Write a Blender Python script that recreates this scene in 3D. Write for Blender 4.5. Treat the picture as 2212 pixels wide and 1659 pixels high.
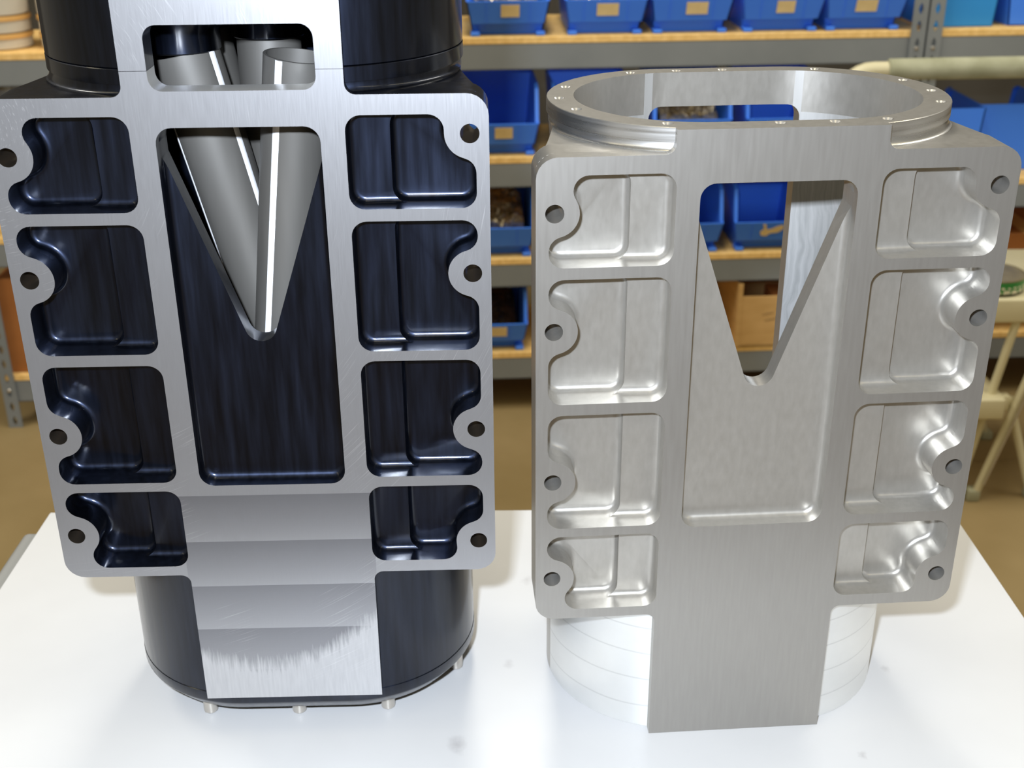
import bpy, bmesh, math, random
import numpy as np
from mathutils import Vector, Matrix

# ------------------------------------------------------------------ scene, camera, world, lights, exposure
for o in list(bpy.data.objects):
    bpy.data.objects.remove(o)
SC = bpy.context.scene
COL = SC.collection
random.seed(7)
PI = math.pi

TABLE = 0.85
CZ = TABLE + 0.629
cam_d = bpy.data.cameras.new('camera')
cam_d.sensor_width = 36.0
cam_d.lens = 36.0 * 2650.0 / 2212.0
cam_d.clip_start = 0.02
cam_d.dof.use_dof = True
cam_d.dof.focus_distance = 0.80
cam_d.dof.aperture_fstop = 13.0
cam = bpy.data.objects.new('camera', cam_d)
COL.objects.link(cam)
W = ((0.9999670961764157, -0.008112124537196529, 0.0),
     (-0.0034238891160999017, -0.4220566932074834, 0.9065629733791717),
     (-0.007354151740863023, -0.9065331439910277, -0.42207058094341887))
cam.matrix_world = Matrix(((W[0][0], -W[0][1], -W[0][2], 0.0),
                           (W[1][0], -W[1][1], -W[1][2], 0.0),
                           (W[2][0], -W[2][1], -W[2][2], CZ),
                           (0, 0, 0, 1)))
SC.camera = cam

wd = bpy.data.worlds.new('world')
SC.world = wd
wd.use_nodes = True
bg = wd.node_tree.nodes['Background']
bg.inputs[0].default_value = (1.0, 0.90, 0.70, 1)
bg.inputs[1].default_value = 0.23


def lamp(name, kind, loc, power, color, size=None, size_y=None, target=None):
    d = bpy.data.lights.new(name, kind)
    d.energy = power
    d.color = color
    if kind == 'AREA':
        d.shape = 'RECTANGLE'
        d.size, d.size_y = size, size_y
    o = bpy.data.objects.new(name, d)
    COL.objects.link(o)
    o.location = loc
    if target is not None:
        o.rotation_euler = (Vector(target) - Vector(loc)).to_track_quat('-Z', 'Y').to_euler()
    return o


# the camera's own flash, a little above and left of the lens
lamp('camera_flash', 'AREA', (-0.055, -0.01, CZ + 0.08), 20.0, (0.79, 0.88, 1.01), 0.035, 0.022, (0.0, 0.80, TABLE + 0.20))
# the workshop's overhead fluorescent rows
for lx in (-2.1, 0.0, 2.1):
    for ly in (-1.3, 0.7, 2.1):
        lamp('ceiling_tube_light', 'AREA', (lx, ly, 3.2), 32.0 if ly > 2 else 6.5, (1.0, 0.96, 0.86) if ly > 2 else (1.0, 0.88, 0.58), 0.30, 1.5)

SC.view_settings.view_transform = 'Standard'
SC.view_settings.look = 'None'
SC.view_settings.gamma = 1.0
SC.view_settings.exposure = 0.0
SC.view_settings.use_curve_mapping = False
SC.cycles.use_denoising = True
SC.cycles.max_bounces = 8
SC.cycles.sample_clamp_indirect = 6.0
SC.cycles.caustics_reflective = False
SC.cycles.caustics_refractive = False


# ------------------------------------------------------------------ materials
def nodes_of(m):
    return m.node_tree.nodes, m.node_tree.links


def mat(name, color, rough=0.5, metal=0.0, spec=0.5, coat=0.0):
    m = bpy.data.materials.new(name)
    m.use_nodes = True
    b = m.node_tree.nodes['Principled BSDF']
    b.inputs['Base Color'].default_value = (*color, 1)
    b.inputs['Roughness'].default_value = rough
    b.inputs['Metallic'].default_value = metal
    b.inputs['Specular IOR Level'].default_value = spec
    b.inputs['Coat Weight'].default_value = coat
    return m


def noise_vary(m, c0, c1, scale, stretch=(1, 1, 1), rough=None, bump=0.0, detail=6.0, lo=0.3, hi=0.7, rot=(0, 0, 0), bdist=0.0004):
    """object-space noise between two colours, and optionally roughness and fine relief"""
    n, l = nodes_of(m)
    b = n['Principled BSDF']
    tc = n.new('ShaderNodeTexCoord')
    mp = n.new('ShaderNodeMapping')
    mp.inputs['Scale'].default_value = stretch
    mp.inputs['Rotation'].default_value = rot
    l.new(tc.outputs['Object'], mp.inputs[0])
    nz = n.new('ShaderNodeTexNoise')
    nz.inputs['Scale'].default_value = scale
    nz.inputs['Detail'].default_value = detail
    l.new(mp.outputs[0], nz.inputs['Vector'])
    cr = n.new('ShaderNodeValToRGB')
    cr.color_ramp.elements[0].position = lo
    cr.color_ramp.elements[1].position = hi
    cr.color_ramp.elements[0].color = (*c0, 1)
    cr.color_ramp.elements[1].color = (*c1, 1)
    l.new(nz.outputs['Fac'], cr.inputs[0])
    l.new(cr.outputs[0], b.inputs['Base Color'])
    if rough:
        mr = n.new('ShaderNodeMapRange')
        mr.inputs['To Min'].default_value = rough[0]
        mr.inputs['To Max'].default_value = rough[1]
        mr.inputs['From Min'].default_value = lo
        mr.inputs['From Max'].default_value = hi
        l.new(nz.outputs['Fac'], mr.inputs['Value'])
        l.new(mr.outputs[0], b.inputs['Roughness'])
    if bump:
        bp = n.new('ShaderNodeBump')
        bp.inputs['Strength'].default_value = bump
        bp.inputs['Distance'].default_value = bdist
        l.new(nz.outputs['Fac'], bp.inputs['Height'])
        l.new(bp.outputs[0], b.inputs['Normal'])
    return nz, cr, mp, tc


class NB:
    """small helper to write math chains in a node tree"""
    def __init__(self, m):
        self.n, self.l = nodes_of(m)

    def val(self, s, x):
        if isinstance(x, (int, float)):
            s.default_value = x
        else:
            self.l.new(x, s)

    def math(self, op, a, b=0.0, c=0.0, clamp=False):
        q = self.n.new('ShaderNodeMath')
        q.operation = op
        q.use_clamp = clamp
        self.val(q.inputs[0], a)
        self.val(q.inputs[1], b)
        self.val(q.inputs[2], c)
        return q.outputs[0]

    def noise(self, vec, scale, detail=4.0):
        q = self.n.new('ShaderNodeTexNoise')
        q.inputs['Scale'].default_value = scale
        q.inputs['Detail'].default_value = detail
        self.l.new(vec, q.inputs['Vector'])
        return q.outputs['Fac']

    def comb(self, x, y, z):
        q = self.n.new('ShaderNodeCombineXYZ')
        for i, v in enumerate((x, y, z)):
            self.val(q.inputs[i], v)
        return q.outputs[0]

    def mapr(self, v, a, b, c, d):
        q = self.n.new('ShaderNodeMapRange')
        self.val(q.inputs['Value'], v)
        for k, x in zip(('From Min', 'From Max', 'To Min', 'To Max'), (a, b, c, d)):
            q.inputs[k].default_value = x
        return q.outputs[0]

    def mix(self, f, a, b):
        q = self.n.new('ShaderNodeMix')
        q.data_type = 'RGBA'
        self.val(q.inputs[0], f)
        for s, x in ((q.inputs[6], a), (q.inputs[7], b)):
            if isinstance(x, tuple):
                s.default_value = (*x, 1)
            else:
                self.l.new(x, s)
        return q.outputs[2]


# matte machined aluminium (right housing)
M_ALU = mat('matte_aluminium', (0.42, 0.40, 0.38), 0.36, 0.75)
noise_vary(M_ALU, (0.43, 0.408, 0.37), (0.485, 0.462, 0.422), 22.0, (12, 12, 5.0), (0.33, 0.36), 0.05, 9.0, 0.25, 0.75, bdist=0.0002)
M_GROUND = mat('ground_aluminium_face', (0.30, 0.28, 0.26), 0.42, 0.8)
noise_vary(M_GROUND, (0.355, 0.338, 0.313), (0.385, 0.368, 0.342), 16.0, (26, 26, 2.0), (0.37, 0.40), 0.04, 8.0, 0.25, 0.75, bdist=0.0002)
M_ALU_BRIGHT = mat('bright_turned_aluminium', (0.72, 0.71, 0.69), 0.30, 0.95)
noise_vary(M_ALU_BRIGHT, (0.62, 0.61, 0.59), (0.78, 0.77, 0.75), 6.0, (2, 2, 60), (0.24, 0.36), 0.12, 6.0, 0.3, 0.7, bdist=0.0002)


def milled_bands_material():
    m = mat('milled_tube_aluminium', (0.78, 0.78, 0.77), 0.36, 0.75)
    q = NB(m)
    tc = q.n.new('ShaderNodeTexCoord')
    sp = q.n.new('ShaderNodeSeparateXYZ')
    q.l.new(tc.outputs['Object'], sp.inputs[0])
    wob = q.math('MULTIPLY', q.noise(tc.outputs['Object'], 6.0, 2.0), 0.012)
    z = q.math('ADD', sp.outputs['Z'], wob)
    fr = q.math('FRACT', q.math('DIVIDE', z, 0.0235))
    line = q.math('LESS_THAN', fr, 0.05)
    nz = q.noise(tc.outputs['Object'], 30.0, 4.0)
    tone = q.mapr(nz, 0.3, 0.7, 0.0, 0.35)
    c = q.mix(tone, (0.82, 0.82, 0.80), (0.68, 0.68, 0.67))
    c2 = q.mix(q.math('MULTIPLY', line, 0.35), c, (0.45, 0.45, 0.44))
    b = q.n['Principled BSDF']
    q.l.new(c2, b.inputs['Base Color'])
    return m


M_CAV = mat('milled_cavity_wall', (0.4, 0.4, 0.4), 0.45, 0.5)


def cavity_material():
    q = NB(M_CAV)
    b = q.n['Principled BSDF']
    tc = q.n.new('ShaderNodeTexCoord')
    sp = q.n.new('ShaderNodeSeparateXYZ')
    q.l.new(tc.outputs['Object'], sp.inputs[0])
    wob = q.math('MULTIPLY', q.noise(tc.outputs['Object'], 16.0, 3.0), 9.0)
    v = q.comb(q.math('ADD', q.math('MULTIPLY', sp.outputs['X'], 330.0), wob), q.math('MULTIPLY', sp.outputs['Y'], 330.0), q.math('MULTIPLY', sp.outputs['Z'], 14.0))
    f = q.mapr(q.noise(v, 1.0, 4.0), 0.35, 0.65, 0.0, 1.0)
    low = q.mapr(sp.outputs['Z'], 0.415, 0.435, 1.0, 0.0)
    q.l.new(q.mix(low, (0.42, 0.41, 0.39), q.mix(f, (0.36, 0.36, 0.35), (0.47, 0.465, 0.455))), b.inputs['Base Color'])


cavity_material()
M_TUBE = milled_bands_material()


def bare_face_material():
    """milled aluminium face: cutter passes, curved scratches, brushed wear at the foot"""
    m = mat('bare_milled_aluminium', (0.6, 0.6, 0.63), 0.36, 0.82)
    q = NB(m)
    b = q.n['Principled BSDF']
    tc = q.n.new('ShaderNodeTexCoord')
    sp = q.n.new('ShaderNodeSeparateXYZ')
    q.l.new(tc.outputs['Object'], sp.inputs[0])
    X, Z = sp.outputs['X'], sp.outputs['Z']
    # fine vertical grain
    gv = q.comb(q.math('MULTIPLY', X, 1500.0), 0.0, q.math('MULTIPLY', Z, 60.0))
    grain = q.noise(gv, 1.0, 3.0)
    # scratches along arcs
    dx = q.math('ADD', X, 0.16)
    dz = q.math('SUBTRACT', Z, 0.46)
    rad = q.math('SQRT', q.math('ADD', q.math('MULTIPLY', dx, dx), q.math('MULTIPLY', dz, dz)))
    ang = q.math('ARCTAN2', dz, dx)
    sv = q.comb(q.math('MULTIPLY', rad, 1300.0), q.math('MULTIPLY', ang, 7.0), 0.0)
    scr = q.math('SUBTRACT', q.noise(sv, 1.0, 2.0), 0.60)
    scr = q.math('MULTIPLY', scr, 9.0, clamp=True)
    patch = q.mapr(q.noise(tc.outputs['Object'], 9.0, 2.0), 0.5, 0.66, 0.0, 1.0)
    scr = q.math('MULTIPLY', scr, patch, clamp=True)
    # horizontal cutter passes on the foot strip (z measured from the foot, metres)
    zz = q.math('SUBTRACT', 0.2093, Z)
    ps = q.math('FRACT', q.math('DIVIDE', zz, 0.0367))
    infoot = q.math('MULTIPLY', q.math('LESS_THAN', Z, 0.2092), q.math('LESS_THAN', q.math('ABSOLUTE', X), 0.066))
    # brushed wear below a curved boundary
    wn = q.noise(q.comb(q.math('MULTIPLY', X, 520.0), 0.0, q.math('MULTIPLY', Z, 50.0)), 1.0, 3.0)
    xc = q.math('ADD', X, 0.02)
    curve = q.math('MULTIPLY', q.math('MULTIPLY', xc, xc), 6.0)
    worn = q.math('SUBTRACT', q.math('ADD', curve, 0.073), Z)
    worn = q.math('ADD', worn, q.math('MULTIPLY', q.math('SUBTRACT', wn, 0.5), 0.028))
    worn = q.math('MULTIPLY', worn, 80.0, clamp=True)
    worn = q.math('MULTIPLY', worn, infoot)
    c0 = q.mix(grain, (0.355, 0.355, 0.37), (0.385, 0.385, 0.40))
    passes = q.math('MULTIPLY', q.math('SUBTRACT', 1.0, ps), infoot)
    c1 = q.mix(q.math('MULTIPLY', q.math('POWER', passes, 0.8), 0.75), c0, (0.17, 0.17, 0.185))
    c2 = q.mix(worn, c1, q.mix(wn, (0.46, 0.46, 0.475), (0.62, 0.62, 0.63)))
    c3 = q.mix(q.math('MULTIPLY', scr, 0.4), c2, (0.95, 0.95, 0.96))
    q.l.new(c3, b.inputs['Base Color'])
    r = q.math('ADD', q.mapr(grain, 0.3, 0.7, 0.34, 0.37), q.math('MULTIPLY', worn, 0.08))
    q.l.new(r, b.inputs['Roughness'])
    bp = q.n.new('ShaderNodeBump')
    bp.inputs['Strength'].default_value = 0.05
    bp.inputs['Distance'].default_value = 0.0002
    q.l.new(q.math('ADD', grain, scr), bp.inputs['Height'])
    q.l.new(bp.outputs[0], b.inputs['Normal'])
    return m


M_FACE = bare_face_material()
M_BLACK = mat('black_anodised', (0.02, 0.025, 0.05), 0.42, 1.0, 0.5, 0.65)
M_BLACK.node_tree.nodes['Principled BSDF'].inputs['Coat Roughness'].default_value = 0.13
noise_vary(M_BLACK, (0.010, 0.013, 0.023), (0.020, 0.026, 0.046), 16.0, (13, 13, 1.1), (0.36, 0.46), 0.05, 9.0, 0.3, 0.75, bdist=0.0002)
M_LEDGE = mat('milled_window_edge', (0.62, 0.61, 0.59), 0.34, 0.6)
M_BORE = mat('drilled_bore', (0.16, 0.13, 0.10), 0.3, 0.9)
M_PIPE = mat('brushed_runner_tube', (0.36, 0.35, 0.33), 0.5, 0.35)
noise_vary(M_PIPE, (0.11, 0.104, 0.094), (0.14, 0.133, 0.121), 8.0, (5, 5, 0.6), (0.48, 0.55), 0.0, 5.0)
M_REFLECTION = mat('painted_reflection', (0.93, 0.93, 0.96), 0.45, 0.15)  # near-white colour imitating bright reflection lines on the runner tubes
M_STEEL = mat('bolt_steel', (0.62, 0.58, 0.52), 0.33, 0.85)
M_BOARD = mat('white_laminate', (0.80, 0.79, 0.77), 0.35, 0.0, 0.4)


def board_material():
    q = NB(M_BOARD)
    b = q.n['Principled BSDF']
    tc = q.n.new('ShaderNodeTexCoord')
    sp = q.n.new('ShaderNodeSeparateXYZ')
    q.l.new(tc.outputs['Object'], sp.inputs[0])
    col = None
    base = q.mix(q.mapr(q.noise(tc.outputs['Object'], 8.0, 5.0), 0.35, 0.7, 0.0, 1.0), (0.56, 0.555, 0.55), (0.595, 0.59, 0.585))
    # grey scuffs
    sm = None
    for (sx, sy, r, k) in ((-0.043, 0.7155, 0.0085, 0.42), (0.012, 0.93, 0.006, 0.3), (-0.005, 0.81, 0.005, 0.25), (0.30, 0.80, 0.004, 0.3), (0.255, 0.70, 0.0035, 0.35)):
        dx = q.math('SUBTRACT', sp.outputs['X'], sx)
        dy = q.math('SUBTRACT', sp.outputs['Y'], sy)
        d = q.math('SQRT', q.math('ADD', q.math('MULTIPLY', dx, dx), q.math('MULTIPLY', q.math('MULTIPLY', dy, dy), 0.5)))
        d = q.math('ADD', d, q.math('MULTIPLY', q.math('SUBTRACT', q.noise(tc.outputs['Object'], 160.0, 3.0), 0.5), 0.009))
        f = q.math('MULTIPLY', q.mapr(d, r, 0.0, 0.0, 1.0), k, clamp=True)
        sm = f if sm is None else q.math('MAXIMUM', sm, f)
    c = q.mix(sm, base, (0.25, 0.23, 0.23))
    q.l.new(c, b.inputs['Base Color'])


board_material()
M_CART = mat('grey_cart_enamel', (0.30, 0.30, 0.29), 0.4, 0.0, 0.5)
M_RACK = mat('grey_rack_enamel', (0.27, 0.265, 0.235), 0.5, 0.0, 0.4)
noise_vary(M_RACK, (0.205, 0.22, 0.225), (0.25, 0.265, 0.27), 5.0, (1, 1, 1), (0.45, 0.55))
M_DECK = mat('particle_board', (0.56, 0.35, 0.13), 0.8)
noise_vary(M_DECK, (0.80, 0.49, 0.15), (0.98, 0.66, 0.26), 60.0, (1, 1, 1), None, 0.1)
M_BIN = mat('blue_plastic', (0.035, 0.15, 0.62), 0.42, 0.0, 0.5)
noise_vary(M_BIN, (0.055, 0.23, 0.97), (0.065, 0.26, 0.99), 4.0)
M_BIN2 = mat('light_blue_plastic', (0.03, 0.25, 0.62), 0.45, 0.0, 0.5)
noise_vary(M_BIN2, (0.03, 0.28, 0.72), (0.036, 0.32, 0.80), 4.0)
M_CARD = mat('buff_label_card', (0.86, 0.66, 0.32), 0.8)
noise_vary(M_CARD, (0.80, 0.60, 0.28), (0.90, 0.70, 0.36), 40.0)
M_PARTS = mat('loose_fasteners', (0.45, 0.36, 0.22), 0.35, 0.7)
noise_vary(M_PARTS, (0.30, 0.22, 0.11), (0.75, 0.66, 0.50), 35.0, lo=0.35, hi=0.65)
M_DARKPARTS = mat('dark_fasteners', (0.05, 0.035, 0.03), 0.45, 0.5)
noise_vary(M_DARKPARTS, (0.02, 0.015, 0.014), (0.12, 0.08, 0.06), 35.0)
M_KRAFT = mat('kraft_cardboard', (0.50, 0.30, 0.11), 0.85)
noise_vary(M_KRAFT, (0.56, 0.33, 0.11), (0.68, 0.42, 0.16), 10.0, (1, 1, 4))
M_REDBOX = mat('red_brown_cardboard', (0.36, 0.13, 0.03), 0.8)
noise_vary(M_REDBOX, (0.32, 0.11, 0.022), (0.42, 0.16, 0.04), 8.0)
M_CREAM = mat('cream_enamel', (0.66, 0.60, 0.38), 0.4, 0.0, 0.5)
noise_vary(M_CREAM, (0.62, 0.56, 0.35), (0.70, 0.64, 0.42), 5.0)
M_FOAM = mat('grey_green_foam', (0.36, 0.36, 0.24), 0.9)
noise_vary(M_FOAM, (0.30, 0.30, 0.19), (0.44, 0.44, 0.31), 18.0, bump=0.3, bdist=0.001)
M_GREEN = mat('green_tin', (0.03, 0.25, 0.05), 0.4)
M_TINLID = mat('tin_lid', (0.24, 0.20, 0.12), 0.35, 0.3)
noise_vary(M_TINLID, (0.20, 0.17, 0.10), (0.32, 0.27, 0.16), 30.0)
M_WHITE = mat('cream_print', (0.80, 0.76, 0.58), 0.6)
M_DARKTIN = mat('dark_tin_base', (0.09, 0.08, 0.05), 0.5)
M_INK = mat('marker_ink', (0.20, 0.12, 0.05), 0.8)
M_RED = mat('red_plastic', (0.35, 0.02, 0.02), 0.4)
M_CLEAR = bpy.data.materials.new('clear_plastic')
M_CLEAR.use_nodes = True
_b = M_CLEAR.node_tree.nodes['Principled BSDF']
_b.inputs['Base Color'].default_value = (1.0, 0.93, 0.78, 1)
_b.inputs['Roughness'].default_value = 0.12
_b.inputs['Transmission Weight'].default_value = 0.4
_b.inputs['IOR'].default_value = 1.15
M_TUBLID = mat('amber_tub_lid', (0.72, 0.42, 0.14), 0.25)
M_AMBER = mat('amber_contents', (0.60, 0.34, 0.10), 0.6)
noise_vary(M_AMBER, (0.75, 0.45, 0.14), (0.95, 0.72, 0.36), 40.0)
M_PALE = mat('pale_contents', (0.62, 0.52, 0.34), 0.6)
noise_vary(M_PALE, (0.72, 0.60, 0.38), (0.95, 0.88, 0.70), 40.0)
M_WALL = mat('painted_wall', (0.10, 0.09, 0.075), 0.8)
noise_vary(M_WALL, (0.085, 0.075, 0.06), (0.115, 0.105, 0.09), 3.0)


def floor_material():
    m = mat('sealed_concrete', (0.40, 0.28, 0.14), 0.55, 0.0, 0.35)
    q = NB(m)
    b = q.n['Principled BSDF']
    tc = q.n.new('ShaderNodeTexCoord')
    sp = q.n.new('ShaderNodeSeparateXYZ')
    q.l.new(tc.outputs['Object'], sp.inputs[0])
    n1 = q.noise(tc.outputs['Object'], 2.2, 8.0)
    base = q.mix(q.mapr(n1, 0.35, 0.65, 0.0, 1.0), (0.25, 0.177, 0.072), (0.33, 0.24, 0.112))
    vo = q.n.new('ShaderNodeTexVoronoi')
    vo.feature = 'DISTANCE_TO_EDGE'
    vo.inputs['Scale'].default_value = 1.35
    wob = q.n.new('ShaderNodeMixRGB')
    wob.blend_type = 'ADD'
    wob.inputs[0].default_value = 0.22
    nzc = q.n.new('ShaderNodeTexNoise')
    nzc.inputs['Scale'].default_value = 5.0
    nzc.inputs['Detail'].default_value = 5.0
    q.l.new(tc.outputs['Object'], nzc.inputs['Vector'])
    q.l.new(tc.outputs['Object'], wob.inputs[1])
    q.l.new(nzc.outputs['Color'], wob.inputs[2])
    q.l.new(wob.outputs[0], vo.inputs['Vector'])
    crack = q.math('LESS_THAN', vo.outputs['Distance'], 0.0045)
    crack = q.math('MULTIPLY', crack, q.mapr(n1, 0.45, 0.55, 0.15, 0.6))
    crack = q.math('MULTIPLY', crack, q.math('GREATER_THAN', sp.outputs['X'], 0.6))
    c = q.mix(crack, base, (0.16, 0.11, 0.05))
    q.l.new(c, b.inputs['Base Color'])
    return m


M_FLOOR = floor_material()


# ------------------------------------------------------------------ object helpers
def shade(me, angle=30.0):
    for p in me.polygons:
        p.use_smooth = True
    me.set_sharp_from_angle(angle=math.radians(angle))


def mesh_obj(name, me, materials=(), parent=None, angle=30.0):
    if angle:
        shade(me, angle)
    for m in materials:
        me.materials.append(m)
    o = bpy.data.objects.new(name, me)
    COL.objects.link(o)
    if parent is not None:
        o.parent = parent
    return o


def bm_obj(name, bm, m, parent=None, angle=30.0):
    me = bpy.data.meshes.new(name)
    bmesh.ops.recalc_face_normals(bm, faces=bm.faces[:])
    bm.to_mesh(me)
    bm.free()
    return mesh_obj(name, me, (m,) if not isinstance(m, (list, tuple)) else m, parent, angle)


def pydata(name, v, f, m, parent=None, angle=30.0):
    me = bpy.data.meshes.new(name)
    me.from_pydata(v, [], f)
    me.update()
    return mesh_obj(name, me, (m,) if not isinstance(m, (list, tuple)) else m, parent, angle)


def empty(name, loc=(0, 0, 0), rz=0.0):
    o = bpy.data.objects.new(name, None)
    o.empty_display_size = 0.05
    COL.objects.link(o)
    o.location = loc
    o.rotation_euler = (0, 0, rz)
    return o


def tag(o, label=None, cat=None, group=None, kind=None):
    if label:
        o['label'] = label
    if cat:
        o['category'] = cat
    if group:
        o['group'] = group
    if kind:
        o['kind'] = kind
    return o


def add_box(bm, x0, x1, y0, y1, z0, z1, bevel=0.0, seg=2):
    r = bmesh.ops.create_cube(bm, size=1.0)
    vs = r['verts']
    for v in vs:
        v.co = Vector(((x0 + x1) / 2 + v.co.x * (x1 - x0), (y0 + y1) / 2 + v.co.y * (y1 - y0), (z0 + z1) / 2 + v.co.z * (z1 - z0)))
    if bevel:
        es = list({e for v in vs for e in v.link_edges})
        bmesh.ops.bevel(bm, geom=es, offset=bevel, segments=seg, affect='EDGES', profile=0.5)


def box_obj(name, x0, x1, y0, y1, z0, z1, m, parent=None, bevel=0.0):
    bm = bmesh.new()
    add_box(bm, x0, x1, y0, y1, z0, z1, bevel)
    return bm_obj(name, bm, m, parent)


def add_tube(bm, pts, r, seg=14, caps=True, radii=None):
    pts = [Vector(p) for p in pts]
    rings = []
    up = None
    for i, p in enumerate(pts):
        t = (pts[min(i + 1, len(pts) - 1)] - pts[max(i - 1, 0)]).normalized()
        if up is None:
            up = t.orthogonal().normalized()
        up = (up - t * up.dot(t)).normalized()
        s = t.cross(up)
        rr = radii[i] if radii else r
        rings.append([bm.verts.new(p + (up * math.cos(2 * PI * k / seg) + s * math.sin(2 * PI * k / seg)) * rr) for k in range(seg)])
    for a, b in zip(rings, rings[1:]):
        for k in range(seg):
            bm.faces.new((a[k], a[(k + 1) % seg], b[(k + 1) % seg], b[k]))
    if caps:
        bm.faces.new(rings[0][::-1])
        bm.faces.new(rings[-1])
    return rings


def add_lathe(bm, prof, seg=32, c=(0, 0, 0)):
    rings = []
    for r, z in prof:
        rings.append([bm.verts.new((c[0] + r * math.cos(2 * PI * k / seg), c[1] + r * math.sin(2 * PI * k / seg), c[2] + z)) for k in range(seg)])
    for a, b in zip(rings, rings[1:]):
        for k in range(seg):
            bm.faces.new((a[k], a[(k + 1) % seg], b[(k + 1) % seg], b[k]))
    if prof[0][0] > 1e-6:
        bm.faces.new(rings[0][::-1])
    if prof[-1][0] > 1e-6:
        bm.faces.new(rings[-1])


# ------------------------------------------------------------------ room
bm = bmesh.new()
add_box(bm, -4.5, 4.5, -2.5, 4.9, -0.08, 0.0)
tag(bm_obj('floor', bm, M_FLOOR), kind='structure')
bm = bmesh.new()
add_box(bm, -4.5, 4.5, 4.9, 5.0, 0.0, 3.3)
tag(bm_obj('wall_back', bm, M_WALL), kind='structure')

# ------------------------------------------------------------------ cart and white board
cart = empty('work_cart', (0, 0, 0))
tag(cart, 'grey steel cart under the white board, its rim showing at the left', 'cart')
bm = bmesh.new()
add_box(bm, -0.484, 0.425, 0.46, 1.04, TABLE - 0.052, TABLE - 0.012, 0.006, 3)
bm_obj('cart_top', bm, M_CART, cart)
bm = bmesh.new()
add_box(bm, -0.46, 0.40, 0.49, 1.01, 0.20, 0.23, 0.005)
bm_obj('lower_shelf', bm, M_CART, cart)
for lx in (-0.455, 0.395):
    for ly in (0.49, 1.01):
        bm = bmesh.new()
        add_box(bm, lx - 0.018, lx + 0.018, ly - 0.018, ly + 0.018, 0.0, TABLE - 0.05, 0.003)
        bm_obj('leg', bm, M_CART, cart)
bm = bmesh.new()
bvs = [(-0.463, 0.475), (0.447, 0.475), (0.434, 1.052), (-0.462, 1.057)]
lo = [bm.verts.new((x, y, TABLE - 0.012)) for x, y in bvs]
hi = [bm.verts.new((x, y, TABLE)) for x, y in bvs]
bm.faces.new(lo[::-1])
bm.faces.new(hi)
for i in range(4):
    bm.faces.new((lo[i], lo[(i + 1) % 4], hi[(i + 1) % 4], hi[i]))
bmesh.ops.bevel(bm, geom=bm.edges[:], offset=0.0012, segments=2, affect='EDGES')
tag(bm_obj('white_board', bm, M_BOARD), 'white laminate board on the cart, carrying both metal housings', 'board')

# ------------------------------------------------------------------ the machined housings (built in millimetres: x right, y up, z towards the viewer)
MM = 0.001
TB, PB, UT = -442.0, -333.6, 14.9      # foot of the strip, lower edge of the plate, top rim
RT = 9.6                                # tool radius of pocket corners


def offset_outline(E, off, narc=7, thr=0.3):
    """E: counter-clockwise polygon; outline at distance off outside it, with round convex corners"""
    out = []
    n = len(E)
    for i in range(n):
        p0, p, p1 = E[i - 1], E[i], E[(i + 1) % n]
        d0 = (p[0] - p0[0], p[1] - p0[1])
        d1 = (p1[0] - p[0], p1[1] - p[1])
        a0 = math.atan2(-d0[0], d0[1])
        a1 = math.atan2(-d1[0], d1[1])
        da = (a1 - a0 + PI) % (2 * PI) - PI
        if da > thr:
            k = max(3, int(round(da / (PI / 2) * narc)))
            for j in range(k + 1):
                a = a0 + da * j / k
                out.append((p[0] + off * math.cos(a), p[1] + off * math.sin(a)))
        else:
            a = a0 + da / 2
            s = off / max(0.3, math.cos(da / 2))
            out.append((p[0] + s * math.cos(a), p[1] + s * math.sin(a)))
    return out


def inner_polygon(x0, x1, y0, y1, disc=None):
    """rectangle (already inset by the tool radius) minus a disc, counter-clockwise"""
    c = [(x0, y0), (x1, y0), (x1, y1), (x0, y1)]
    if disc is None:
        return c
    cx, cy, R = disc
    ins = lambda p: (p[0] - cx) ** 2 + (p[1] - cy) ** 2 < R * R
    samples = []
    for i in range(4):
        a, b = c[i], c[(i + 1) % 4]
        m = 240
        for k in range(m):
            t = k / m
            samples.append(((a[0] + (b[0] - a[0]) * t, a[1] + (b[1] - a[1]) * t), k == 0))
    n = len(samples)
    flags = [ins(p) for p, _ in samples]
    if not any(flags):
        return c
    st = next(i for i in range(n) if flags[i - 1] and not flags[i])
    poly = []
    i = st
    first = samples[st][0]
    poly.append(first)
    while not flags[i % n]:
        p, corner = samples[i % n]
        if corner and i != st:
            poly.append(p)
        last = p
        i += 1
    if math.dist(poly[-1], last) > 1e-6:
        poly.append(last)
    a1 = math.atan2(last[1] - cy, last[0] - cx)
    a2 = math.atan2(first[1] - cy, first[0] - cx)
    d = (a1 - a2) % (2 * PI)
    k = max(6, int(d / math.radians(6)))
    for j in range(1, k):
        a = a1 - d * j / k
        poly.append((cx + R * math.cos(a), cy + R * math.sin(a)))
    return poly


def pocket_cutter(bm, E, tool, depth, rf, shrink=0.0, nf=5):
    rings = [(offset_outline(E, tool - shrink), 3.0), (offset_outline(E, tool - shrink), -(depth - rf))]
    for j in range(1, nf + 1):
        t = PI / 2 * j / nf
        rings.append((offset_outline(E, tool - shrink - rf * (1 - math.cos(t))), -(depth - rf + rf * math.sin(t))))
    vr = [[bm.verts.new((x, y, z)) for x, y in r] for r, z in rings]
    n = len(vr[0])
    for a, b in zip(vr, vr[1:]):
        for k in range(n):
            bm.faces.new((a[k], b[k], b[(k + 1) % n], a[(k + 1) % n]))
    bm.faces.new(vr[0])
    bm.faces.new(vr[-1][::-1])


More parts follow.
